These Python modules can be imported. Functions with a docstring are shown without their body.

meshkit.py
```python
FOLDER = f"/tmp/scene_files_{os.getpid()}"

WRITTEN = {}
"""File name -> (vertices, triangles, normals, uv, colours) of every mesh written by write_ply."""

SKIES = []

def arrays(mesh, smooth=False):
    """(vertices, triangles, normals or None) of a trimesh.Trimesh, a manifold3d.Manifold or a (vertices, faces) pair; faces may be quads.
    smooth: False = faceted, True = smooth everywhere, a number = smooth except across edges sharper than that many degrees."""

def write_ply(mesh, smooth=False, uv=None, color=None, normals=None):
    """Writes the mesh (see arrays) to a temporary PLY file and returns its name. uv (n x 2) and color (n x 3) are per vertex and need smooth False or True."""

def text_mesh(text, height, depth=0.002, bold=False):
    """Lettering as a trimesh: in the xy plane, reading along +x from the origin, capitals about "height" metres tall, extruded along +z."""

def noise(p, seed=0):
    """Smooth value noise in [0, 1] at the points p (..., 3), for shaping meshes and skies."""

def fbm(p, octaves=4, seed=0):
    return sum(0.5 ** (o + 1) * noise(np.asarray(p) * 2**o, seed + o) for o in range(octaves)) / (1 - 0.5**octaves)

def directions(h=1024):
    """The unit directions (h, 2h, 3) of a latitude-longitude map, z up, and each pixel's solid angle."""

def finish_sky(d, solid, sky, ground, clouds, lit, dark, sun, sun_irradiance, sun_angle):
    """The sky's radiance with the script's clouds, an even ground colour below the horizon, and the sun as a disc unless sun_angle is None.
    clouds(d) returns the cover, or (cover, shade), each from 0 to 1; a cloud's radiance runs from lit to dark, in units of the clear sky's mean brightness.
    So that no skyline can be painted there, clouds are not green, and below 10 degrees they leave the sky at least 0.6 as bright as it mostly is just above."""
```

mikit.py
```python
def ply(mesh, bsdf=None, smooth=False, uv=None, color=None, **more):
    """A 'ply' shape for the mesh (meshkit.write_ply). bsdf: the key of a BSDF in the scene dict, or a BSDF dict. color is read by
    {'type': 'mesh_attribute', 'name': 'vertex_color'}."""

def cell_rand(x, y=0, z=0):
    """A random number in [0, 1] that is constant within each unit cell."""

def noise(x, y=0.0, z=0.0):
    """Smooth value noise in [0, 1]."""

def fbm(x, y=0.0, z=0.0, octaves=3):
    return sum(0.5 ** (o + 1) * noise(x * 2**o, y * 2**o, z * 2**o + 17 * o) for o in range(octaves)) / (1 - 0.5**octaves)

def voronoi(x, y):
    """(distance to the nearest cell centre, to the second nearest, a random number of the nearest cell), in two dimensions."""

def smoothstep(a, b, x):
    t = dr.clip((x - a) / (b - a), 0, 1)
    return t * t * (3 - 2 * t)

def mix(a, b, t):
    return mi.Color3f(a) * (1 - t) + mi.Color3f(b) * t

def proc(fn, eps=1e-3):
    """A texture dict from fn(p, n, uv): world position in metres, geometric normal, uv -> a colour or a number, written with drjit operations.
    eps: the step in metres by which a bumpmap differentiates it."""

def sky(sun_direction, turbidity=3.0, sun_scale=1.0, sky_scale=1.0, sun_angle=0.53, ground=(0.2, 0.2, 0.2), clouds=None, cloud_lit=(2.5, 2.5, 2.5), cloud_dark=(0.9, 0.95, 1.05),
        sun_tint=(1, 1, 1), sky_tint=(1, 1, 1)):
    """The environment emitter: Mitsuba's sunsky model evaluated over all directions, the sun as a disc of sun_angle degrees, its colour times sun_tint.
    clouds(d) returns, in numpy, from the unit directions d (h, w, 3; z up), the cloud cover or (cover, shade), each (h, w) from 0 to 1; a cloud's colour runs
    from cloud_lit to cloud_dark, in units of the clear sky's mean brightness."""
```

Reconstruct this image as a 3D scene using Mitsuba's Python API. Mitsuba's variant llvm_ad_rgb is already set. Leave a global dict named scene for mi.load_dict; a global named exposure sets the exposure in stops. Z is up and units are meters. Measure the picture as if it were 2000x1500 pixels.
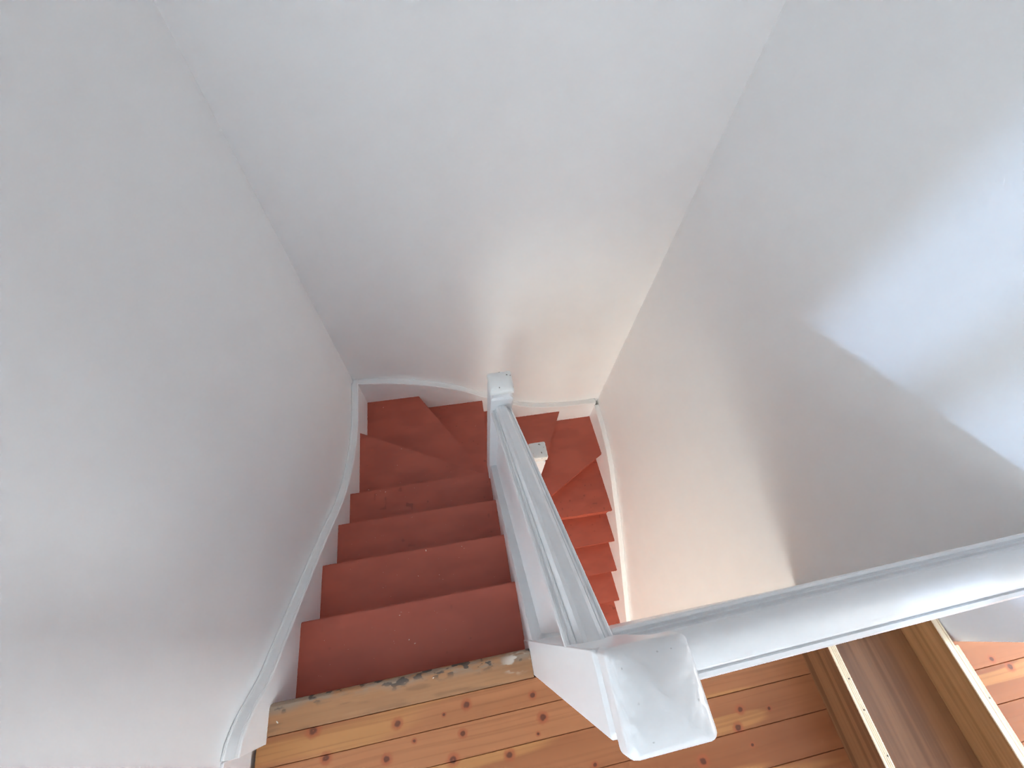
import math, random
import numpy as np, trimesh, mitsuba as mi, drjit as dr
import manifold3d as m3
import mikit, meshkit
from shapely.geometry import Polygon, box as sbox, LineString
from mikit import proc, noise, fbm, cell_rand, smoothstep, mix

random.seed(7)
scene, labels = {}, {}
T = mi.ScalarTransform4f

# ------------------------------------------------------------------ camera, sky, sun, exposure
CAM_H, FOCAL = 1.6, 806.363
R = np.array([[0.9830768523571574, -0.17527497745884726, 0.05327836931009955],
              [-0.12272415517423399, -0.8460344212655517, -0.518810697432727],
              [0.13600986764317252, 0.5034922445387443, -0.8532273293753683]])   # rows: image right, image down, forward
eye = np.array([0.0, 0.0, CAM_H])
scene['camera'] = {'type': 'perspective', 'fov': 2 * math.degrees(math.atan(1000 / FOCAL)), 'fov_axis': 'x', 'near_clip': 0.01,
                   'to_world': T().look_at(origin=eye.tolist(), target=(eye + R[2]).tolist(), up=(-R[1]).tolist())}
exposure = 1.0
SUN = np.array([-1 / 1.55, -1.0, 0.35])                     # towards the sun, behind the camera
scene['sky'] = mikit.sky(SUN.tolist(), turbidity=3.0, sun_scale=0.82, sky_scale=0.4, sun_angle=2.2, sun_tint=(0.42, 0.93, 2.8), ground=(0.25, 0.25, 0.25))
LIGHT_LEFT, LIGHT_REAR_FILL, LIGHT_RIGHT, LIGHT_HALL, LIGHT_SIDE_FILL = (0.8, 0.8, 0.9), (3.4, 4.0, 4.4), (8.4, 8.9, 9.2), (6.1, 6.15, 5.6), (4.7, 4.75, 4.45)   # what the bright window panes give off; rear and side ones added as fill

# ------------------------------------------------------------------ materials
def rgb(*c): return {'type': 'rgb', 'value': list(c)}
def srgb(r, g, b):
    f = lambda v: v / 12.92 if v <= 0.04045 else ((v + 0.055) / 1.055) ** 2.4
    return tuple(f(v / 255) for v in (r, g, b))
def two(b): return {'type': 'twosided', 'bsdf': b}
def bump(tex, scale, b): return {'type': 'bumpmap', 'arbitrary': tex, 'scale': scale, 'bsdf': b}

def plaster_bump(p, n, uv): return fbm(p.x * 210, p.y * 210, p.z * 210, 2)
def plaster_color(p, n, uv):
    return mix((0.808, 0.819, 0.822), (0.828, 0.839, 0.842), fbm(p.x * 9, p.y * 9, p.z * 9, 3))
scene['wall_paint'] = two({'type': 'bumpmap', 'nested_texture': proc(plaster_bump, 5e-4), 'scale': 0.0009,
                           'nested_bsdf': {'type': 'principled', 'base_color': proc(plaster_color), 'roughness': 0.55, 'specular': 0.4}})
def gloss_bump(p, n, uv): return fbm(p.x * 45, p.y * 45, p.z * 45, 2)
def gloss_color(p, n, uv):
    return mix((0.715, 0.726, 0.736), (0.735, 0.746, 0.757), fbm(p.x * 25, p.y * 25, p.z * 25, 3))
scene['white_gloss'] = two({'type': 'bumpmap', 'nested_texture': proc(gloss_bump, 8e-4), 'scale': 0.00035,
                            'nested_bsdf': {'type': 'principled', 'base_color': proc(gloss_color), 'roughness': 0.28, 'specular': 0.5}})
scene['white_string_lifted'] = two({'type': 'principled', 'base_color': proc(lambda p, n, uv: mix((0.815, 0.83, 0.835), (0.84, 0.855, 0.86), fbm(p.x * 25, p.y * 25, p.z * 25, 2))), 'roughness': 0.35, 'specular': 0.45})  # same paint as the rails, colour lightened to offset shade on the strings
def lumpy_color(p, n, uv):       # many coats of gloss paint, a few grey dents
    return mix(gloss_color(p, n, uv), (0.52, 0.53, 0.53), smoothstep(0.83, 0.87, fbm(p.x * 120 + 1.7, p.y * 120, p.z * 60, 2)))
scene['white_lumpy'] = two({'type': 'bumpmap', 'nested_texture': proc(lambda p, n, uv: fbm(p.x * 70, p.y * 70, p.z * 70, 3), 8e-4), 'scale': 0.0022,
                            'nested_bsdf': {'type': 'principled', 'base_color': proc(lumpy_color), 'roughness': 0.24, 'specular': 0.5}})
def chip_color(p, n, uv):        # old thick gloss paint with chips down to dark wood
    k = fbm(p.x * 95 + 3.1, p.y * 95, p.z * 95, 2)
    return mix((0.79, 0.79, 0.77), (0.16, 0.13, 0.10), smoothstep(0.765, 0.785, k))
scene['white_chipped'] = two({'type': 'bumpmap', 'nested_texture': proc(lambda p, n, uv: fbm(p.x * 75, p.y * 75, p.z * 75, 3), 8e-4), 'scale': 0.004,
                              'nested_bsdf': {'type': 'principled', 'base_color': proc(chip_color), 'roughness': 0.26, 'specular': 0.5}})
def red_color(p, n, uv):
    a = fbm(p.x * 6, p.y * 14, p.z * 6, 4)
    c = mix((0.345, 0.074, 0.045), (0.390, 0.088, 0.053), smoothstep(0.3, 0.7, a))
    spot = noise(p.x * 34 + 11, p.y * 34, p.z * 34)
    c = mix(c, (0.20, 0.042, 0.028), 0.55 * smoothstep(0.86, 0.95, spot))
    fleck = noise(p.x * 210, p.y * 210, p.z * 210 + 5)
    return mix(c, (0.36, 0.16, 0.10), 0.5 * smoothstep(0.93, 0.98, fleck))
scene['red_paint'] = two({'type': 'bumpmap', 'nested_texture': proc(lambda p, n, uv: fbm(p.x * 12, p.y * 90, p.z * 40, 3), 8e-4), 'scale': 0.0006,
                          'nested_bsdf': {'type': 'principled', 'base_color': proc(red_color), 'roughness': 0.42, 'specular': 0.45}})
SEAMS = [-0.141, -0.2115, -0.294, -0.388, -0.483, -0.578]
while SEAMS[-1] > -1.6: SEAMS.append(SEAMS[-1] - 0.095)
KNOTS = [(-.536, -.149), (-.294, -.178), (-.086, -.17), (-.156, -.182), (.119, -.184), (-.497, -.219), (-.327, -.253), (-.105, -.236), (-.139, -.29),
         (.139, -.243), (.024, -.31), (-.247, -.227), (.756, -.338), (.73, -.378), (.589, -.431), (.267, -.378), (.117, -.279), (.85, -.352),
         (.755, -.424), (1.684, -.371), (1.732, -.402)]
KSIZE = [1.25, 1.0, 1.0, .45, .8, 1.0, .95, .85, 1.1, 1.05, 1.0, .5, .9, 1.0, 1.1, .6, .45, .55, .5, .8, 1.0]
def pine_color(p, n, uv):
    row = mi.Float(0)
    for s in SEAMS[:7]: row = row + dr.select(p.y < s, 1.0, 0.0)
    tone = mi.Float(0.68)        # each board has a tone of its own, the rear ones redder and darker
    for k, t in enumerate((0.62, 0.74, 0.40, 0.14, 0.28, 0.12, 0.24)): tone = dr.select(p.y < SEAMS[k], t, tone)
    warp = 0.012 * fbm(p.x * 3 + row * 7, p.y * 9, 0.0, 2)
    grain = fbm(p.x * 2.2 + row * 13, (p.y + warp) * 150, row, 3)
    wide = fbm(p.x * 1.3 + row * 31, (p.y + warp) * 26, row * 3, 3)
    c = mix((0.185, 0.052, 0.018), (0.425, 0.182, 0.082), 0.35 * wide + 0.75 * tone)
    sap = smoothstep(0.60, 0.68, fbm(p.x * 1.5 + row * 17, (p.y + warp) * 17, row * 5 + 2, 2))
    c = mix(c, (0.43, 0.21, 0.075), 0.6 * sap)
    c = mix(c, (0.22, 0.074, 0.030), 0.32 * smoothstep(0.52, 0.80, grain))
    for (kx, ky), s in zip(KNOTS, KSIZE):
        d = dr.sqrt(dr.square((p.x - kx) * 0.85) + dr.square(p.y - ky)) / (0.0105 * s)
        d = d + 0.25 * (noise(p.x * 160, p.y * 160) - 0.5)
        c = mix(c, (0.30, 0.075, 0.032), 0.75 * (1 - smoothstep(0.9, 1.9, d)))
        c = mix(c, (0.085, 0.028, 0.018), 0.85 * (1 - smoothstep(0.45, 0.95, d)) * smoothstep(0.0, 0.35, d + 0.2))
    return c
def pine_bump(p, n, uv): return fbm(p.x * 3, p.y * 160, 0.0, 3)
scene['pine'] = two({'type': 'bumpmap', 'nested_texture': proc(pine_bump, 5e-4), 'scale': 0.0007,
                     'nested_bsdf': {'type': 'principled', 'base_color': proc(pine_color), 'roughness': 0.5, 'specular': 0.22}})
def nosing_color(p, n, uv):      # the worn front board: bare, greyish along its edge
    g = fbm(p.x * 2.5, p.y * 170, 1.0, 3)
    c = mix((0.28, 0.130, 0.060), (0.38, 0.195, 0.092), 0.5 * g + 0.5 * fbm(p.x * 3, p.y * 30, 4.0, 2))
    worn = fbm(p.x * 22, p.y * 60, p.z * 60 + 3, 4)
    edge = smoothstep(-0.098, -0.070, p.y + 0.022 * (fbm(p.x * 14, 2.0, 0.0, 3) - 0.5))
    c = mix(c, (0.25, 0.20, 0.155), 0.8 * edge * smoothstep(0.30, 0.60, worn))
    c = mix(c, (0.17, 0.085, 0.045), 0.45 * smoothstep(0.55, 0.8, fbm(p.x * 9, p.y * 70, 11.0, 3)))
    c = mix(c, (0.06, 0.05, 0.045), 0.9 * edge * smoothstep(0.56, 0.68, fbm(p.x * 40 + 9, p.y * 80, 6.0, 3)))
    pale = (1 - smoothstep(0.02, 0.06, dr.sqrt(dr.square(p.x - 0.085) + dr.square((p.y + 0.092) * 1.6)))) * smoothstep(0.42, 0.6, fbm(p.x * 30, p.y * 90, 8.0, 3))
    return mix(c, (0.62, 0.55, 0.48), 0.75 * pale)
scene['worn_nosing'] = two({'type': 'bumpmap', 'nested_texture': proc(lambda p, n, uv: fbm(p.x * 18, p.y * 120, p.z * 120, 3), 5e-4), 'scale': 0.001,
                            'nested_bsdf': {'type': 'principled', 'base_color': proc(nosing_color), 'roughness': 0.5, 'specular': 0.35}})
def veneer_color(p, n, uv):
    g = fbm(p.x * 60, p.y * 2.4, p.z * 60, 3)
    return mix((0.155, 0.066, 0.030), (0.235, 0.108, 0.048), smoothstep(0.25, 0.75, g))
scene['dark_veneer'] = two({'type': 'principled', 'base_color': proc(veneer_color), 'roughness': 0.4, 'specular': 0.3})
def tan_color(p, n, uv):
    g = fbm(p.x * 60 + 4, p.y * 2.4, p.z * 80, 3)
    return mix((0.30, 0.145, 0.056), (0.40, 0.205, 0.088), smoothstep(0.25, 0.75, g))
scene['tan_veneer'] = two({'type': 'principled', 'base_color': proc(tan_color), 'roughness': 0.32, 'specular': 0.5})
scene['ply_pale'] = two({'type': 'principled', 'base_color': proc(lambda p, n, uv: mix((0.74, 0.62, 0.43), (0.86, 0.76, 0.58), fbm(p.x * 200, p.y * 14, p.z * 40, 3))), 'roughness': 0.5})
scene['ply_tan'] = two({'type': 'principled', 'base_color': proc(lambda p, n, uv: mix((0.56, 0.38, 0.23), (0.68, 0.50, 0.34), fbm(p.x * 200, p.y * 30, p.z * 40, 3))), 'roughness': 0.55})
scene['dark_gap'] = two({'type': 'principled', 'base_color': rgb(0.07, 0.06, 0.055), 'roughness': 0.8})
scene['nail_metal'] = two({'type': 'principled', 'base_color': rgb(0.12, 0.10, 0.09), 'roughness': 0.5, 'metallic': 0.6})
scene['chip_white'] = two({'type': 'principled', 'base_color': rgb(0.80, 0.74, 0.66), 'roughness': 0.6})
scene['hall_floor_wood'] = two({'type': 'principled', 'base_color': proc(lambda p, n, uv: mix((0.42, 0.19, 0.08), (0.52, 0.26, 0.12), fbm(p.x * 2, p.y * 30, 0.0, 3))), 'roughness': 0.35})
scene['pane_glass'] = {'type': 'thindielectric', 'int_ior': 1.5}

# ------------------------------------------------------------------ mesh helpers
taken = {}
def numbered(name):
    if name not in taken:
        taken[name] = 0
        return name
    taken[name] += 1
    return '%s_%03d' % (name, taken[name])
def thing(name, label=None, cat=None, group=None, kind=None):
    key = numbered(name)
    labels[key] = {}
    if label: labels[key]['label'] = label
    if cat: labels[key]['category'] = cat
    if group: labels[key]['group'] = group
    if kind: labels[key]['kind'] = kind
    return key
def put(name, mesh, bsdf, parent=None, smooth=30, label=None, **more):
    key = numbered((parent + '__' if parent else '') + name)
    scene[key] = mikit.ply(mesh, bsdf, smooth=smooth, **more)
    if label: labels[key] = {'label': label}
    return key
def tm(m):
    if isinstance(m, m3.Manifold):
        q = m.to_mesh()
        return trimesh.Trimesh(q.vert_properties[:, :3], q.tri_verts, process=False)
    return m
def box(x0, x1, y0, y1, z0, z1, ch=0.0):
    """a box, its edges chamfered by ch"""
    if ch <= 0:
        return tm(m3.Manifold.cube([x1 - x0, y1 - y0, z1 - z0]).translate([x0, y0, z0]))
    pts = []
    for X in (x0, x1):
        for Y in (y0, y1):
            for Z in (z0, z1):
                sx, sy, sz = (1 if X == x0 else -1), (1 if Y == y0 else -1), (1 if Z == z0 else -1)
                pts += [[X, Y + sy * ch, Z + sz * ch], [X + sx * ch, Y, Z + sz * ch], [X + sx * ch, Y + sy * ch, Z]]
    return tm(m3.Manifold.hull_points(np.array(pts)))
def extrude(poly, a, b, axes):
    """poly (shapely) in the plane of axes[0], axes[1], extruded along axes[2] from a to b"""
    m = trimesh.creation.extrude_polygon(poly, b - a, engine='earcut')
    v = np.zeros_like(m.vertices)
    v[:, axes[0]], v[:, axes[1]], v[:, axes[2]] = m.vertices[:, 0], m.vertices[:, 1], m.vertices[:, 2] + a
    m = trimesh.Trimesh(v, m.faces, process=True)
    if m.volume < 0: m.invert()
    return m
def sweep(path, side, profile, up=None):
    """profile (u, w) points, closed, along path: u along the fixed vector side, w along the normal of the path in its own plane"""
    P, side = np.asarray(path, float), np.asarray(side, float)
    t = np.gradient(P, axis=0); t /= np.linalg.norm(t, axis=1, keepdims=True)
    if up is None:
        nrm = np.cross(t, side); nrm *= np.sign(nrm[:, 2:3] + 1e-9); nrm /= np.linalg.norm(nrm, axis=1, keepdims=True)
    else: nrm = np.tile(np.asarray(up, float), (len(P), 1))
    pr = np.asarray(profile, float); k = len(pr)
    v = P[:, None] + pr[None, :, :1] * side + pr[None, :, 1:] * nrm[:, None]
    f = []
    for i in range(len(P) - 1):
        for j in range(k):
            a, b = i * k + j, i * k + (j + 1) % k
            f += [[a, b, b + k], [a, b + k, a + k]]
    cap = trimesh.creation.triangulate_polygon(Polygon(pr), engine='earcut')
    cv, cf = cap
    idx = [int(np.argmin(np.linalg.norm(pr - c, axis=1))) for c in cv]
    for tri in cf:
        q = [idx[i] for i in tri]
        f += [q, [q[0] + (len(P) - 1) * k, q[2] + (len(P) - 1) * k, q[1] + (len(P) - 1) * k]]
    m = trimesh.Trimesh(v.reshape(-1, 3), np.array(f), process=False)
    m.fix_normals()
    return m
def spline(pts, n=40):
    from scipy.interpolate import PchipInterpolator
    p = np.asarray(sorted(pts), float)
    x = np.linspace(p[0, 0], p[-1, 0], n)
    return np.stack([x, PchipInterpolator(p[:, 0], p[:, 1])(x)], 1)
def rounded_square(hw, r, n=5):
    out = []
    for cx, cy, a0 in ((1, 1, 0), (-1, 1, 90), (-1, -1, 180), (1, -1, 270)):
        for a in np.linspace(a0, a0 + 90, n):
            out.append((cx * (hw - r) + r * math.cos(math.radians(a)), cy * (hw - r) + r * math.sin(math.radians(a))))
    return np.array(out)
def loft(cx, cy, rings, seed=None, amp=0.0):
    """rings: (z, half width, corner radius), from the bottom up"""
    L = [np.c_[rounded_square(h, min(r, h * 0.98)) + [cx, cy], np.full(20, z)] for z, h, r in rings]
    v = np.vstack(L + [[[cx, cy, rings[0][0]]], [[cx, cy, rings[-1][0]]]])
    n, k, f = len(rings), 20, []
    for i in range(n - 1):
        for j in range(k):
            a, b = i * k + j, i * k + (j + 1) % k
            f += [[a, b, b + k], [a, b + k, a + k]]
    for j in range(k):
        f += [[n * k, (j + 1) % k, j], [n * k + 1, (n - 1) * k + j, (n - 1) * k + (j + 1) % k]]
    if amp:
        v = v + amp * (np.stack([meshkit.fbm(v * 40, 3, seed + i) for i in range(3)], 1) - 0.5) * 2
    m = trimesh.Trimesh(v, np.array(f), process=False)
    m.fix_normals()
    return m

# ------------------------------------------------------------------ the setting
RISE = 0.19808
CEIL, HALL, REAR = 2.45, -16 * RISE, -1.6
WL, WB = -0.705, 1.685                                        # faces of the left and the back wall
def right_x(y): return 1.297 + (1.645 - y) * 0.0205             # face of the right wall, a little out of square
def struct(name, mesh, bsdf, smooth=False):
    scene[name] = mikit.ply(mesh, bsdf, smooth=smooth); labels[name] = {'kind': 'structure'}; taken.setdefault(name, 0)
def wall_x(x0, x1, y0, y1, z0, z1, oy, oz):     # a wall along y with a window opening
    return [box(x0, x1, y0, oy[0], z0, z1), box(x0, x1, oy[1], y1, z0, z1), box(x0, x1, oy[0], oy[1], z0, oz[0]), box(x0, x1, oy[0], oy[1], oz[1], z1)]
def wall_y(y0, y1, x0, x1, z0, z1, ox, oz):
    return [box(x0, ox[0], y0, y1, z0, z1), box(ox[1], x1, y0, y1, z0, z1), box(ox[0], ox[1], y0, y1, z0, oz[0]), box(ox[0], ox[1], y0, y1, oz[1], z1)]
def wall_prism(pts, z0, z1): return extrude(Polygon(pts), z0, z1, (0, 1, 2))
struct('wall_left', trimesh.util.concatenate([box(WL - 0.12, WL, -0.42, WB, HALL - 0.1, CEIL), *wall_x(-2.22, -2.1, REAR - 2.4, -0.30, HALL - 0.1, -0.26, (-3.3, -1.6), (-1.95, -0.62)), box(-2.1, WL, -0.42, -0.30, HALL - 0.1, -0.26)]), 'wall_paint')
struct('wall_back', box(WL - 0.12, 1.6, WB, WB + 0.12, HALL - 0.1, CEIL), 'wall_paint')
ye = -0.125
struct('wall_right', trimesh.util.concatenate([wall_prism([(right_x(WB), WB), (right_x(ye), ye), (1.6, ye), (1.6, WB)], -0.30, CEIL),
                                               wall_prism([(right_x(WB), WB), (right_x(REAR - 2.4), REAR - 2.4), (1.6, REAR - 2.4), (1.6, WB)], HALL - 0.1, -0.30)]), 'wall_paint')
struct('wall_landing', trimesh.util.concatenate([box(1.462, 1.6, -0.278, ye, -0.02, CEIL), box(1.462, 1.6, -1.12, -0.278, 2.05, CEIL), box(1.462, 1.6, REAR, -1.12, -0.02, CEIL)]), 'wall_paint')
# rear wall with the window opening WX x WZ
WX, WZ = (-0.30, 0.85), (0.85, 2.17)
struct('wall_rear', trimesh.util.concatenate(wall_y(REAR - 0.14, REAR, -2.4, WX[0], -0.3, CEIL, (-1.75, -0.45), (0.75, 2.15)) + [box(WX[1], 3.6, REAR - 0.14, REAR, -0.3, CEIL),
                                              box(WX[0], WX[1], REAR - 0.14, REAR, -0.3, WZ[0]), box(WX[0], WX[1], REAR - 0.14, REAR, WZ[1], CEIL)]), 'wall_paint')
struct('ceiling', box(-2.5, 3.7, REAR - 0.14, WB + 0.12, CEIL, CEIL + 0.1), 'wall_paint')
struct('wall_bedroom', trimesh.util.concatenate(wall_x(-2.52, -2.4, REAR - 0.14, -0.3, -0.3, CEIL, (-1.5, -0.5), (0.75, 2.1)) + [box(-2.4, WL - 0.12, -0.42, -0.30, -0.3, CEIL)]), 'wall_paint')
struct('wall_study', trimesh.util.concatenate(wall_x(3.6, 3.72, REAR - 0.14, 0.9, -0.3, CEIL, (-1.3, 0.2), (0.75, 2.1)) + [box(1.6, 3.6, 0.9, 1.02, -0.3, CEIL)]), 'wall_paint')
# lower hall
YH = REAR - 2.4
struct('wall_hall', trimesh.util.concatenate(wall_y(YH - 0.12, YH, -2.22, 1.6, HALL - 0.1, -0.26, (-0.3, 0.9), (-1.95, -0.62))), 'wall_paint')
struct('ceiling_hall', box(-2.1, 1.36, YH, -0.135, -0.30, -0.262), 'wall_paint')
struct('floor_hall', box(-2.22, 1.6, YH - 0.12, WB + 0.12, HALL - 0.1, HALL), 'hall_floor_wood')

def window(n, x0, x1, z0, z1, at, axis, cols, rows, emit, inward):
    """a framed window in the wall plane 'at' (axis 'y' or 'x'); emit: what its bright panes give off, None for clear glass"""
    key = thing('window_%d' % n, kind='structure')
    fw, b = 0.05, 0.028
    def bx(a0, a1, c0, c1, d0, d1):
        lo, hi = sorted((at + inward * d0, at + inward * d1))
        return box(a0, a1, lo, hi, c0, c1, 0.003) if axis == 'y' else box(lo, hi, a0, a1, c0, c1, 0.003)
    put('frame', trimesh.util.concatenate([bx(x0, x0 + fw, z0, z1, -0.09, 0.015), bx(x1 - fw, x1, z0, z1, -0.09, 0.015), bx(x0 + fw, x1 - fw, z0, z0 + fw, -0.09, 0.015), bx(x0 + fw, x1 - fw, z1 - fw, z1, -0.09, 0.015)]), 'white_gloss', key, smooth=False)
    put('sill', bx(x0 - 0.04, x1 + 0.04, z0 - 0.03, z0, -0.02, 0.09), 'white_gloss', key, smooth=False)
    xs = list(cols); zs = list(rows)
    for x in xs: put('muntin', bx(x - b, x + b, z0 + fw, z1 - fw, -0.07, -0.02), 'white_gloss', key, smooth=False)
    for z in zs: put('muntin', bx(x0 + fw, x1 - fw, z - 0.015, z + 0.015, -0.065, -0.025), 'white_gloss', key, smooth=False)
    ex, ez = [x0 + fw] + [v for x in xs for v in (x - b, x + b)] + [x1 - fw], [z0 + fw] + [v for z in zs for v in (z - .015, z + .015)] + [z1 - fw]
    for i in range(0, len(ex), 2):
        for j in range(0, len(ez), 2):
            d = at - inward * 0.045
            c = [(ex[i], ez[j]), (ex[i + 1], ez[j]), (ex[i + 1], ez[j + 1]), (ex[i], ez[j + 1])]
            v = np.array([[a, d, e] if axis == 'y' else [d, a, e] for a, e in c])
            f = np.array([[0, 1, 2], [0, 2, 3]])
            nn = np.cross(v[1] - v[0], v[2] - v[0])[1 if axis == 'y' else 0]
            if nn * inward < 0: f = f[:, ::-1]
            if emit is None: put('pane', trimesh.Trimesh(v, f, process=False), 'pane_glass', key, smooth=False)
            else: put('pane', trimesh.Trimesh(v, f, process=False), {'type': 'diffuse', 'reflectance': rgb(0.6, 0.6, 0.6)}, key, smooth=False, emitter={'type': 'area', 'radiance': rgb(*emit)})
window(1, WX[0], WX[1], WZ[0], WZ[1], REAR, 'y', [0.035, 0.33, 0.60], [], None, 1)
window(2, -1.5, -0.5, 0.75, 2.1, -2.4, 'x', [-1.0], [1.42], LIGHT_LEFT, 1)
window(3, -1.3, 0.2, 0.75, 2.1, 3.6, 'x', [-0.55], [1.42], LIGHT_RIGHT, -1)
window(6, -3.3, -1.6, -1.95, -0.62, -2.1, 'x', [-2.45], [-1.2], LIGHT_SIDE_FILL, 1)  # unseen window, added to brighten the right wall of the lower flight
window(5, -1.75, -0.45, 0.75, 2.15, REAR, 'y', [-1.1], [1.45], LIGHT_REAR_FILL, 1)  # unseen window, added to raise the ambient light in the stairwell
window(4, -0.3, 0.9, -1.95, -0.62, YH, 'y', [0.3], [-1.2], LIGHT_HALL, 1)

# landing floor
fl = thing('floor', kind='structure')
put('subfloor', trimesh.util.concatenate([box(-2.4, 3.6, REAR, -0.085, -0.26, -0.032), box(1.6, 3.6, -0.085, 0.9, -0.26, -0.032)]), 'dark_gap', fl, smooth=False)
nose = Polygon([(-0.063, -0.012), (-0.066, -0.004), (-0.073, 0.0), (-0.1402, 0.0), (-0.1402, -0.034), (-0.066, -0.034), (-0.062, -0.022)])
put('front_board', extrude(nose, -0.70, 0.1335, (1, 2, 0)), 'worn_nosing', fl, smooth=40, label='worn tan front board along the top of the stairs')
edges = [-0.141] + SEAMS[1:]
for i in range(len(edges) - 1):
    y1, y0 = edges[i] - 0.0006, edges[i + 1] + 0.0006
    put('board', box(-0.692 if y0 > -0.4 else -2.38, 3.58, y0, y1, -0.03, random.uniform(-0.0008, 0.0), 0.0011), 'pine', fl, smooth=False)
put('board', box(0.2335, 1.46, -0.1402, -0.128, -0.03, 0.0, 0.001), 'pine', fl, smooth=False)
yb = -0.277
while yb < 0.88:
    put('board', box(1.6, 3.58, yb + 0.0006, min(yb + 0.095, 0.9), -0.03, 0.0, 0.0011), 'pine', fl, smooth=False); yb += 0.095

# ------------------------------------------------------------------ the staircase
st = thing('staircase', 'red painted winding staircase with white wall strings going down from the landing', 'staircase')
G = 0.227
def line_y(y): return ((-2, y), (2, y))
# nosing lines N1..N15 as (point, point), each running from the outer wall to the newel
NOSE = {0: ((-1, -0.063), (0.3, -0.063)), 1: ((-1, 0.160), (0.3, 0.161)), 2: ((-1, 0.384), (0.3, 0.382)), 3: ((-1, 0.604), (0.3, 0.601)), 4: ((-0.668, 0.822), (0.152, 0.827)),
        5: ((-0.672, 1.302), (-0.028, 0.961)), 6: ((-0.28, 1.637), (0.123, 0.965)), 7: ((0.205, 1.64), (0.192, 1.0)), 8: ((0.415, 1.64), (0.430, 1.0)),
        9: ((0.926, 1.642), (0.688, 1.188)), 10: ((1.254, 1.236), (0.702, 0.927)), 11: ((1.271, 0.764), (0.789, 0.774)), 12: ((1.28, 0.531), (0.4, 0.531)),
        13: ((1.28, 0.299), (0.4, 0.299)), 14: ((1.28, 0.059), (0.4, 0.059)), 15: ((1.29, -0.165), (0.4, -0.165))}
INSIDE = {k: ((0.0, -1.0) if k <= 4 else (0.0, 1.0)) for k in NOSE}
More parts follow.
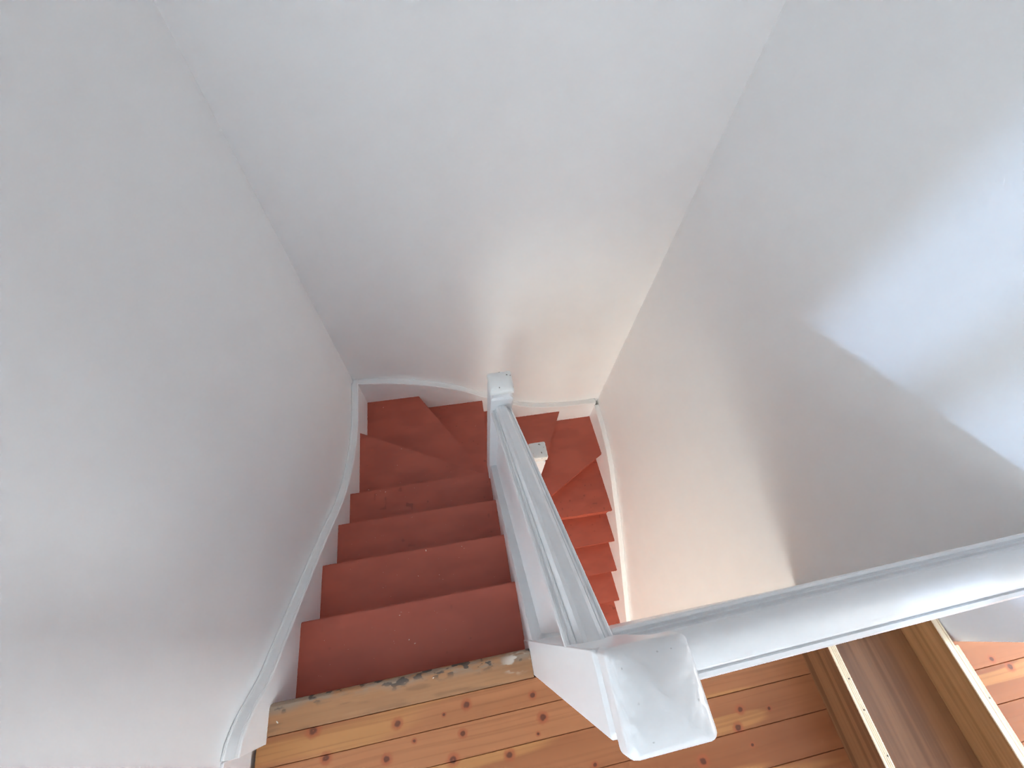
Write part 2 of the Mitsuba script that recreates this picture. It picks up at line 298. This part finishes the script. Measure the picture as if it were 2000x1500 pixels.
def half(k, shift, beyond):
    """the half plane on the downward side (beyond) or the upward side of nosing k, moved by shift along the descent"""
    p, q = (np.array(v, float) for v in NOSE[k])
    d = (q - p) / np.linalg.norm(q - p)
    n = np.array([-d[1], d[0]])
    down = np.array({0: (0, 1), 1: (0, 1), 2: (0, 1), 3: (0, 1), 4: (0, 1), 5: (.4, 1), 6: (1, .5), 7: (1, 0), 8: (1, 0), 9: (1, -.5), 10: (.4, -1)}.get(k, (0, -1)), float)
    if n @ down < 0: n = -n
    p = p + n * shift
    s = 1 if beyond else -1
    return Polygon([p - 6 * d, p + 6 * d, p + 6 * d + s * n * 9, p - 6 * d + s * n * 9])
SXL, SYB = -0.666, 1.640                                       # faces of the left and the back string
def sxr(y): return 1.258 + (1.645 - y) * 0.0205
plan_up = sbox(SXL - 0.012, -0.2, 0.18, SYB + 0.012)
well = sbox(0.18, -2, 0.43, 0.865)
outer = Polygon([(SXL - 0.012, -0.3), (SXL - 0.012, SYB + 0.012), (sxr(SYB) + 0.012, SYB + 0.012), (sxr(-0.6) + 0.012, -0.6), (0.43, -0.6), (0.43, 0.865), (0.18, 0.865), (0.18, -0.3)])
left_part, right_part = sbox(-2, -2, 0.305, 3), sbox(0.305, -2, 3, 3)
def tread_mesh(poly, z, k):
    """a board with a rounded nosing: slabs inset along the nosing edge"""
    parts, layers = [], [(-0.034, -0.026, 0.004), (-0.026, -0.010, 0.0), (-0.010, -0.004, 0.0015), (-0.004, 0.0, 0.0045)]
    out = None
    for a, b, inset in layers:
        q = poly.intersection(half(k, -inset, False)) if inset else poly
        if q.geom_type != 'Polygon': q = max(q.geoms, key=lambda g: g.area)
        m = extrude(q, z + a, z + b, (0, 1, 2))
        parts.append(m)
    return trimesh.util.concatenate(parts)
for k in range(1, 16):
    side = left_part if k <= 5 else (right_part if k >= 10 else sbox(-3, -3, 3, 3))
    region = outer.intersection(side)
    tread = region.intersection(half(k - 1, -0.035, True)).intersection(half(k, 0.0, False))
    if k in (5, 6): tread = tread.intersection(sbox(-3, 0.75, 0.5, 3))
    if k in (7, 8): tread = tread.intersection(sbox(-3, 0.8, 3, 3))
    if k in (9, 10): tread = tread.intersection(sbox(0.2, 0.7, 3, 3))
    if tread.geom_type != 'Polygon': tread = max(tread.geoms, key=lambda g: g.area)
    z = -k * RISE
    put('tread', tread_mesh(tread, z, k), 'red_paint', st, smooth=False)
    riser = region.intersection(half(k, -0.045, True)).intersection(half(k, -0.022, False))
    if k in (5, 6, 7, 8, 9, 10): riser = riser.intersection(sbox(-3, 0.8, 3, 3))
    if riser.geom_type != 'Polygon': riser = max(riser.geoms, key=lambda g: g.area)
    put('riser', extrude(riser, z - RISE - 0.02, z - 0.03, (0, 1, 2)), 'red_paint', st, smooth=False)
put('riser', box(SXL - 0.012, 0.17, -0.108, -0.085, -RISE - 0.02, -0.03), 'red_paint', st, smooth=False)

# wall strings, their tops following the flight, each with a moulded cap
CAP = [(0.0, -0.004), (0.0, 0.0075), (0.002, 0.0105), (0.006, 0.0105), (0.0085, 0.0070), (0.030, 0.0062), (0.0335, 0.0064), (0.0365, 0.0092), (0.0415, 0.0092), (0.0445, 0.0066), (0.0450, 0.0022), (0.0425, -0.001), (0.0395, -0.004)]
left_top = spline([(-0.156, 0.158), (-0.128, 0.152), (-0.069, 0.102), (0.0, 0.012), (0.077, -0.055), (0.147, -0.118), (0.275, -0.228), (0.515, -0.446), (0.773, -0.687), (0.95, -0.80), (1.097, -0.868), (1.24, -0.91), (1.363, -0.928), (1.50, -0.922), (1.64, -0.905)], 60)
back_top = spline([(-0.70, -0.925), (-0.549, -0.948), (-0.362, -0.998), (-0.148, -1.085), (0.038, -1.195), (0.239, -1.362), (0.36, -1.462), (0.491, -1.556), (0.64, -1.63), (0.799, -1.676), (0.948, -1.702), (1.10, -1.712), (1.262, -1.712)], 60)
right_top = spline([(-0.60, -3.03), (-0.142, -2.76), (-0.06, -2.70), (0.103, -2.575), (0.304, -2.425), (0.501, -2.275), (0.638, -2.175), (0.795, -2.07), (0.93, -1.985), (1.089, -1.89), (1.188, -1.845), (1.34, -1.80), (1.466, -1.775), (1.64, -1.755)], 60)
def string_board(top, drop):
    low = top - [0, drop]
    return Polygon(np.vstack([top, low[::-1]]))
s = put('wall_string', extrude(string_board(left_top, 0.50), WL + 0.0004, SXL, (1, 2, 0)), 'white_string_lifted', st, smooth=25, label='white string along the left wall')
put('cap', sweep(np.c_[np.full(60, WL), left_top], (1, 0, 0), CAP), 'white_string_lifted', s, smooth=35)
s = put('wall_string', extrude(string_board(back_top, 0.72), SYB, WB - 0.0004, (0, 2, 1)), 'white_string_lifted', st, smooth=25, label='white string along the back wall')
put('cap', sweep(np.c_[back_top[:, 0], np.full(60, WB), back_top[:, 1]], (0, -1, 0), CAP), 'white_string_lifted', s, smooth=35)
rs = extrude(string_board(right_top, 0.60), 0.0, 0.0386, (1, 2, 0))
rs.vertices[:, 0] += 1.258 + (1.645 - rs.vertices[:, 1]) * 0.0205
s = put('wall_string', rs, 'white_string_lifted', st, smooth=25, label='white string along the right wall')
put('cap', sweep(np.c_[right_x(right_top[:, 0]), right_top], (-1, 0, 0), CAP), 'white_string_lifted', s, smooth=35)

# ------------------------------------------------------------------ newel posts
def newel(cx, cy, zbot, zs, label, mats, hw, c, cap_z, amp):
    """shaft up to its shoulder at zs, a narrower neck, and a pillow-like cap of half width c standing between the heights cap_z above the shoulder"""
    t = thing('newel_post', label, 'newel post', 'newel posts of the staircase')
    z0, z1 = zs + cap_z[0], zs + cap_z[1]
    put('shaft', loft(cx, cy, [(zbot, hw - .001, .002), (zbot + .001, hw, .003), (zs, hw, .003), (zs + .0025, hw - .001, .004), (zs + .011, hw - .0075, .004)]), mats[0], t, smooth=30)
    put('neck', loft(cx, cy, [(zs + .010, hw - .0075, .004), (zs + .022, hw - .0085, .004), (z0 + .003, hw - .005, .005)]), mats[1], t, smooth=30)
    h = z1 - z0
    put('cap', loft(cx, cy, [(z0, c - .012, .005), (z0 + .005, c - .005, .006), (z0 + .011, c - .001, .007), (z0 + .016, c, .0075), (z1 - .024, c - .0004, .0085), (z1 - .017, c - .0014, .0095), (z1 - .0125, c - .0045, .011),
                             (z1 - .0095, c - .0085, .013), (z1 - .0055, c - .018, .016), (z1 - .0025, c - .029, .014), (z1 - .0006, c - .040, .0085), (z1, c - .047, .0015)], 5, amp), mats[2], t, smooth=60)
    return t
n1 = newel(0.182, -0.0880, -0.26, 0.952, 'large white newel post in the foreground with a lumpy square cap', ('white_gloss', 'white_gloss', 'white_lumpy'), 0.048, 0.0515, (0.036, 0.104), 0.0013)
n2 = newel(0.177, 0.829, -0.79, 0.157, 'white newel post with chipped cap at the foot of the sloping handrail', ('white_gloss', 'white_gloss', 'white_chipped'), 0.046, 0.0487, (0.038, 0.080), 0.0014)
n3 = newel(0.437, 0.872, -2.15, -0.777, 'small white newel post half hidden behind the sloping handrail', ('white_gloss', 'white_gloss', 'white_chipped'), 0.047, 0.0522, (0.038, 0.108), 0.0010)

# ------------------------------------------------------------------ handrails with panels and strings
RAIL = [(-0.044, -0.046), (-0.044, -0.031), (-0.0405, -0.0265), (-0.0365, -0.0265), (-0.0340, -0.0300), (-0.0315, -0.0300), (-0.0300, -0.0190), (-0.0265, -0.0175), (-0.0245, -0.0200), (-0.0225, -0.0130),
        (-0.0215, -0.0030), (-0.0180, 0.0065), (-0.0110, 0.0125), (0.0, 0.0145), (0.0110, 0.0125), (0.0180, 0.0065), (0.0215, -0.0030), (0.0225, -0.0130), (0.0245, -0.0200), (0.0265, -0.0175), (0.0300, -0.0190),
        (0.0315, -0.0300), (0.0340, -0.0300), (0.0365, -0.0265), (0.0405, -0.0265), (0.044, -0.031), (0.044, -0.046)]
PITCH = 0.83
def slope_z(y): return 0.75 - PITCH * y
b1 = thing('balustrade', 'white sloping handrail over a closed panel going down beside the red treads', 'balustrade')
yy = np.array([-0.0415, 0.784])
put('handrail', sweep(np.c_[np.full(2, 0.1775), yy, slope_z(yy)], (1, 0, 0), RAIL, up=(0, 0, 1)), 'white_gloss', b1, smooth=25)
yp = np.array([-0.026, 0.784])
put('panel', extrude(Polygon([(yp[0], slope_z(yp[0]) - 0.70), (yp[1], slope_z(yp[1]) - 0.70), (yp[1], slope_z(yp[1]) - 0.042), (yp[0], slope_z(yp[0]) - 0.042)]), 0.1705, 0.1845, (1, 2, 0)), 'white_gloss', b1, smooth=25)
put('string', extrude(Polygon([(yy[0], slope_z(yy[0]) - 1.03), (yy[1], slope_z(yy[1]) - 1.03), (yy[1], slope_z(yy[1]) - 0.68), (yy[0], slope_z(yy[0]) - 0.68)]), 0.1375, 0.2290, (1, 2, 0)), 'white_gloss', b1, smooth=25)
GUARD = [(-0.0525, -0.046), (-0.0525, -0.027), (-0.0490, -0.0205), (-0.0425, -0.0195), (-0.0400, -0.0265), (-0.0378, -0.0265), (-0.0365, -0.0100), (-0.0330, -0.0010), (-0.0240, 0.0070), (-0.0120, 0.0115), (0.0, 0.0130),
         (0.0120, 0.0115), (0.0220, 0.0060), (0.0278, -0.0010), (0.0290, -0.0080), (0.0295, -0.0260), (0.0330, -0.0290), (0.0375, -0.0260), (0.0395, -0.0330), (0.0430, -0.0350), (0.0455, -0.0290), (0.0500, -0.0285), (0.0525, -0.0320), (0.0525, -0.046)]
b2 = thing('balustrade', 'white level guard rail running right from the large newel post', 'balustrade')
xx = np.array([0.2295, 1.333])
def guard_y(x): return -0.0825 + 0.0141 * (x - 0.27)
put('handrail', sweep(np.c_[xx, guard_y(xx), np.full(2, 0.75)], (0, 1, 0), GUARD, up=(0, 0, 1)), 'white_gloss', b2, smooth=25)
put('panel', wall_prism([(0.2295, -0.092), (0.2295, -0.076), (1.333, -0.066), (1.333, -0.082)], 0.09, 0.706), 'white_gloss', b2, smooth=25)
put('string', box(0.2305, 1.333, -0.1255, -0.054, -0.30, 0.10, 0.003), 'white_gloss', b2, smooth=25)
# casing on the landing wall
scene['trim_1'] = mikit.ply(extrude(Polygon([(1.462, -0.126), (1.440, -0.126), (1.436, -0.150), (1.436, -0.190), (1.440, -0.196), (1.442, -0.225), (1.446, -0.246), (1.453, -0.262), (1.462, -0.277)]), -0.02, 2.1, (0, 1, 2)), 'white_gloss', smooth=40)
labels['trim_1'] = {'kind': 'structure'}
scene['baseboard_left'] = mikit.ply(box(WL - 0.001, WL + 0.008, -0.42, -0.1575, 0.012, 0.163, 0.002), 'white_gloss', smooth=False)
labels['baseboard_left'] = {'kind': 'structure'}

# ------------------------------------------------------------------ the open plywood box on the landing
bxk = thing('plywood_box', 'open brown plywood box with pale raw edges on the pine floor', 'box')
HT = 0.145
def ply_board(x0, x1, layers, y0, y1, face, tilt=0.0):
    """an upright board: a stained core and, on its top edge, the raw layers of the plywood"""
    def mv(m):
        if tilt: m.vertices[:, 0] += tilt * (m.vertices[:, 1] - y1)
        return m
    k = put('side_board', mv(box(x0, x1, y0, y1, 0.0, HT - 0.004, 0.0008)), face, bxk, smooth=False)
    n = len(layers); w = (x1 - x0) / sum(layers)
    x = x0
    for i, l in enumerate(layers):
        put('ply_layer', mv(box(x, x + l * w, y0, y1, HT - 0.0042, HT - (0.0 if i % 2 == 0 else 0.0007), 0.0004)), 'ply_pale' if i % 2 == 0 else 'ply_tan', k, smooth=False)
        x += l * w
    return k
kl = ply_board(1.033, 1.058, [4, 1, 2, 1, 2, 1, 2.5], -0.95, -0.132, 'dark_veneer')
kr = ply_board(1.412, 1.436, [5, 0.8, 2], -0.95, -0.132, 'tan_veneer', -0.03)
kr2 = ply_board(1.437, 1.452, [2, 1, 2, 1, 2, 1, 2], -0.95, -0.285, 'dark_veneer', -0.03)
put('bottom_panel', box(1.058, 1.43, -0.95, -0.132, 0.0, 0.010, 0.001), 'dark_veneer', bxk, smooth=False)
for x, y in ((1.049, -0.30), (1.049, -0.375), (1.052, -0.478), (1.4475, -0.42)):
    put('nail', trimesh.creation.cylinder(0.0022, 0.002, sections=10, transform=trimesh.transformations.translation_matrix([x, y, HT])), 'nail_metal', bxk, smooth=30)

# ------------------------------------------------------------------ paint flecks on the treads
rng = np.random.default_rng(3)
flecks = []
for (x, y, k, s) in [(-.26, .02, 1, 5), (-.28, .035, 1, 4), (-.31, .12, 1, 4), (-.305, .13, 1, 3), (-.26, .27, 2, 3), (-.17, .26, 2, 2.5), (-.22, .37, 2, 5), (-.06, .36, 2, 3), (-.05, .35, 2, 2.5), (-.35, .29, 2, 2), (-.41, .25, 2, 3),
                     (-.30, .58, 3, 3), (-.47, .80, 4, 4), (-.50, .81, 4, 3), (-.40, 1.14, 5, 4), (-.43, 1.03, 5, 4), (-.12, .90, 5, 3), (-.61, .895, 5, 4), (-.55, 1.58, 6, 4), (.0, 1.05, 6, 3), (.12, 1.42, 7, 3),
                     (-.18, -.085, 0, 3), (-.64, -.11, 0, 6), (.18, .0, 1, 2)]:
    m = trimesh.creation.icosphere(1, 1.0)
    m.vertices *= np.array([s * 1.4, s * 0.8, s * 0.35]) * 0.001 * 0.5 * rng.uniform(0.7, 1.2, 3)
    m.apply_transform(trimesh.transformations.rotation_matrix(rng.uniform(0, 6.28), [0, 0, 1]))
    m.apply_translation([x, y, -k * RISE + 0.0006])
    flecks.append(m)
for _ in range(90):
    k = int(rng.integers(1, 6)); y = {1: (-.03, .15), 2: (.2, .37), 3: (.42, .59), 4: (.64, .81), 5: (.86, .95)}[k]
    m = trimesh.creation.icosphere(0, 1.0); m.vertices *= rng.uniform(0.4, 1.1, 3) * 0.001
    m.apply_translation([rng.uniform(-.6, .08), rng.uniform(*y), -k * RISE + 0.0004]); flecks.append(m)
scene['paint_flecks'] = mikit.ply(trimesh.util.concatenate(flecks), 'chip_white', smooth=False)
labels['paint_flecks'] = {'label': 'tiny pale paint flecks and crumbs scattered over the red treads', 'category': 'debris', 'kind': 'stuff'}
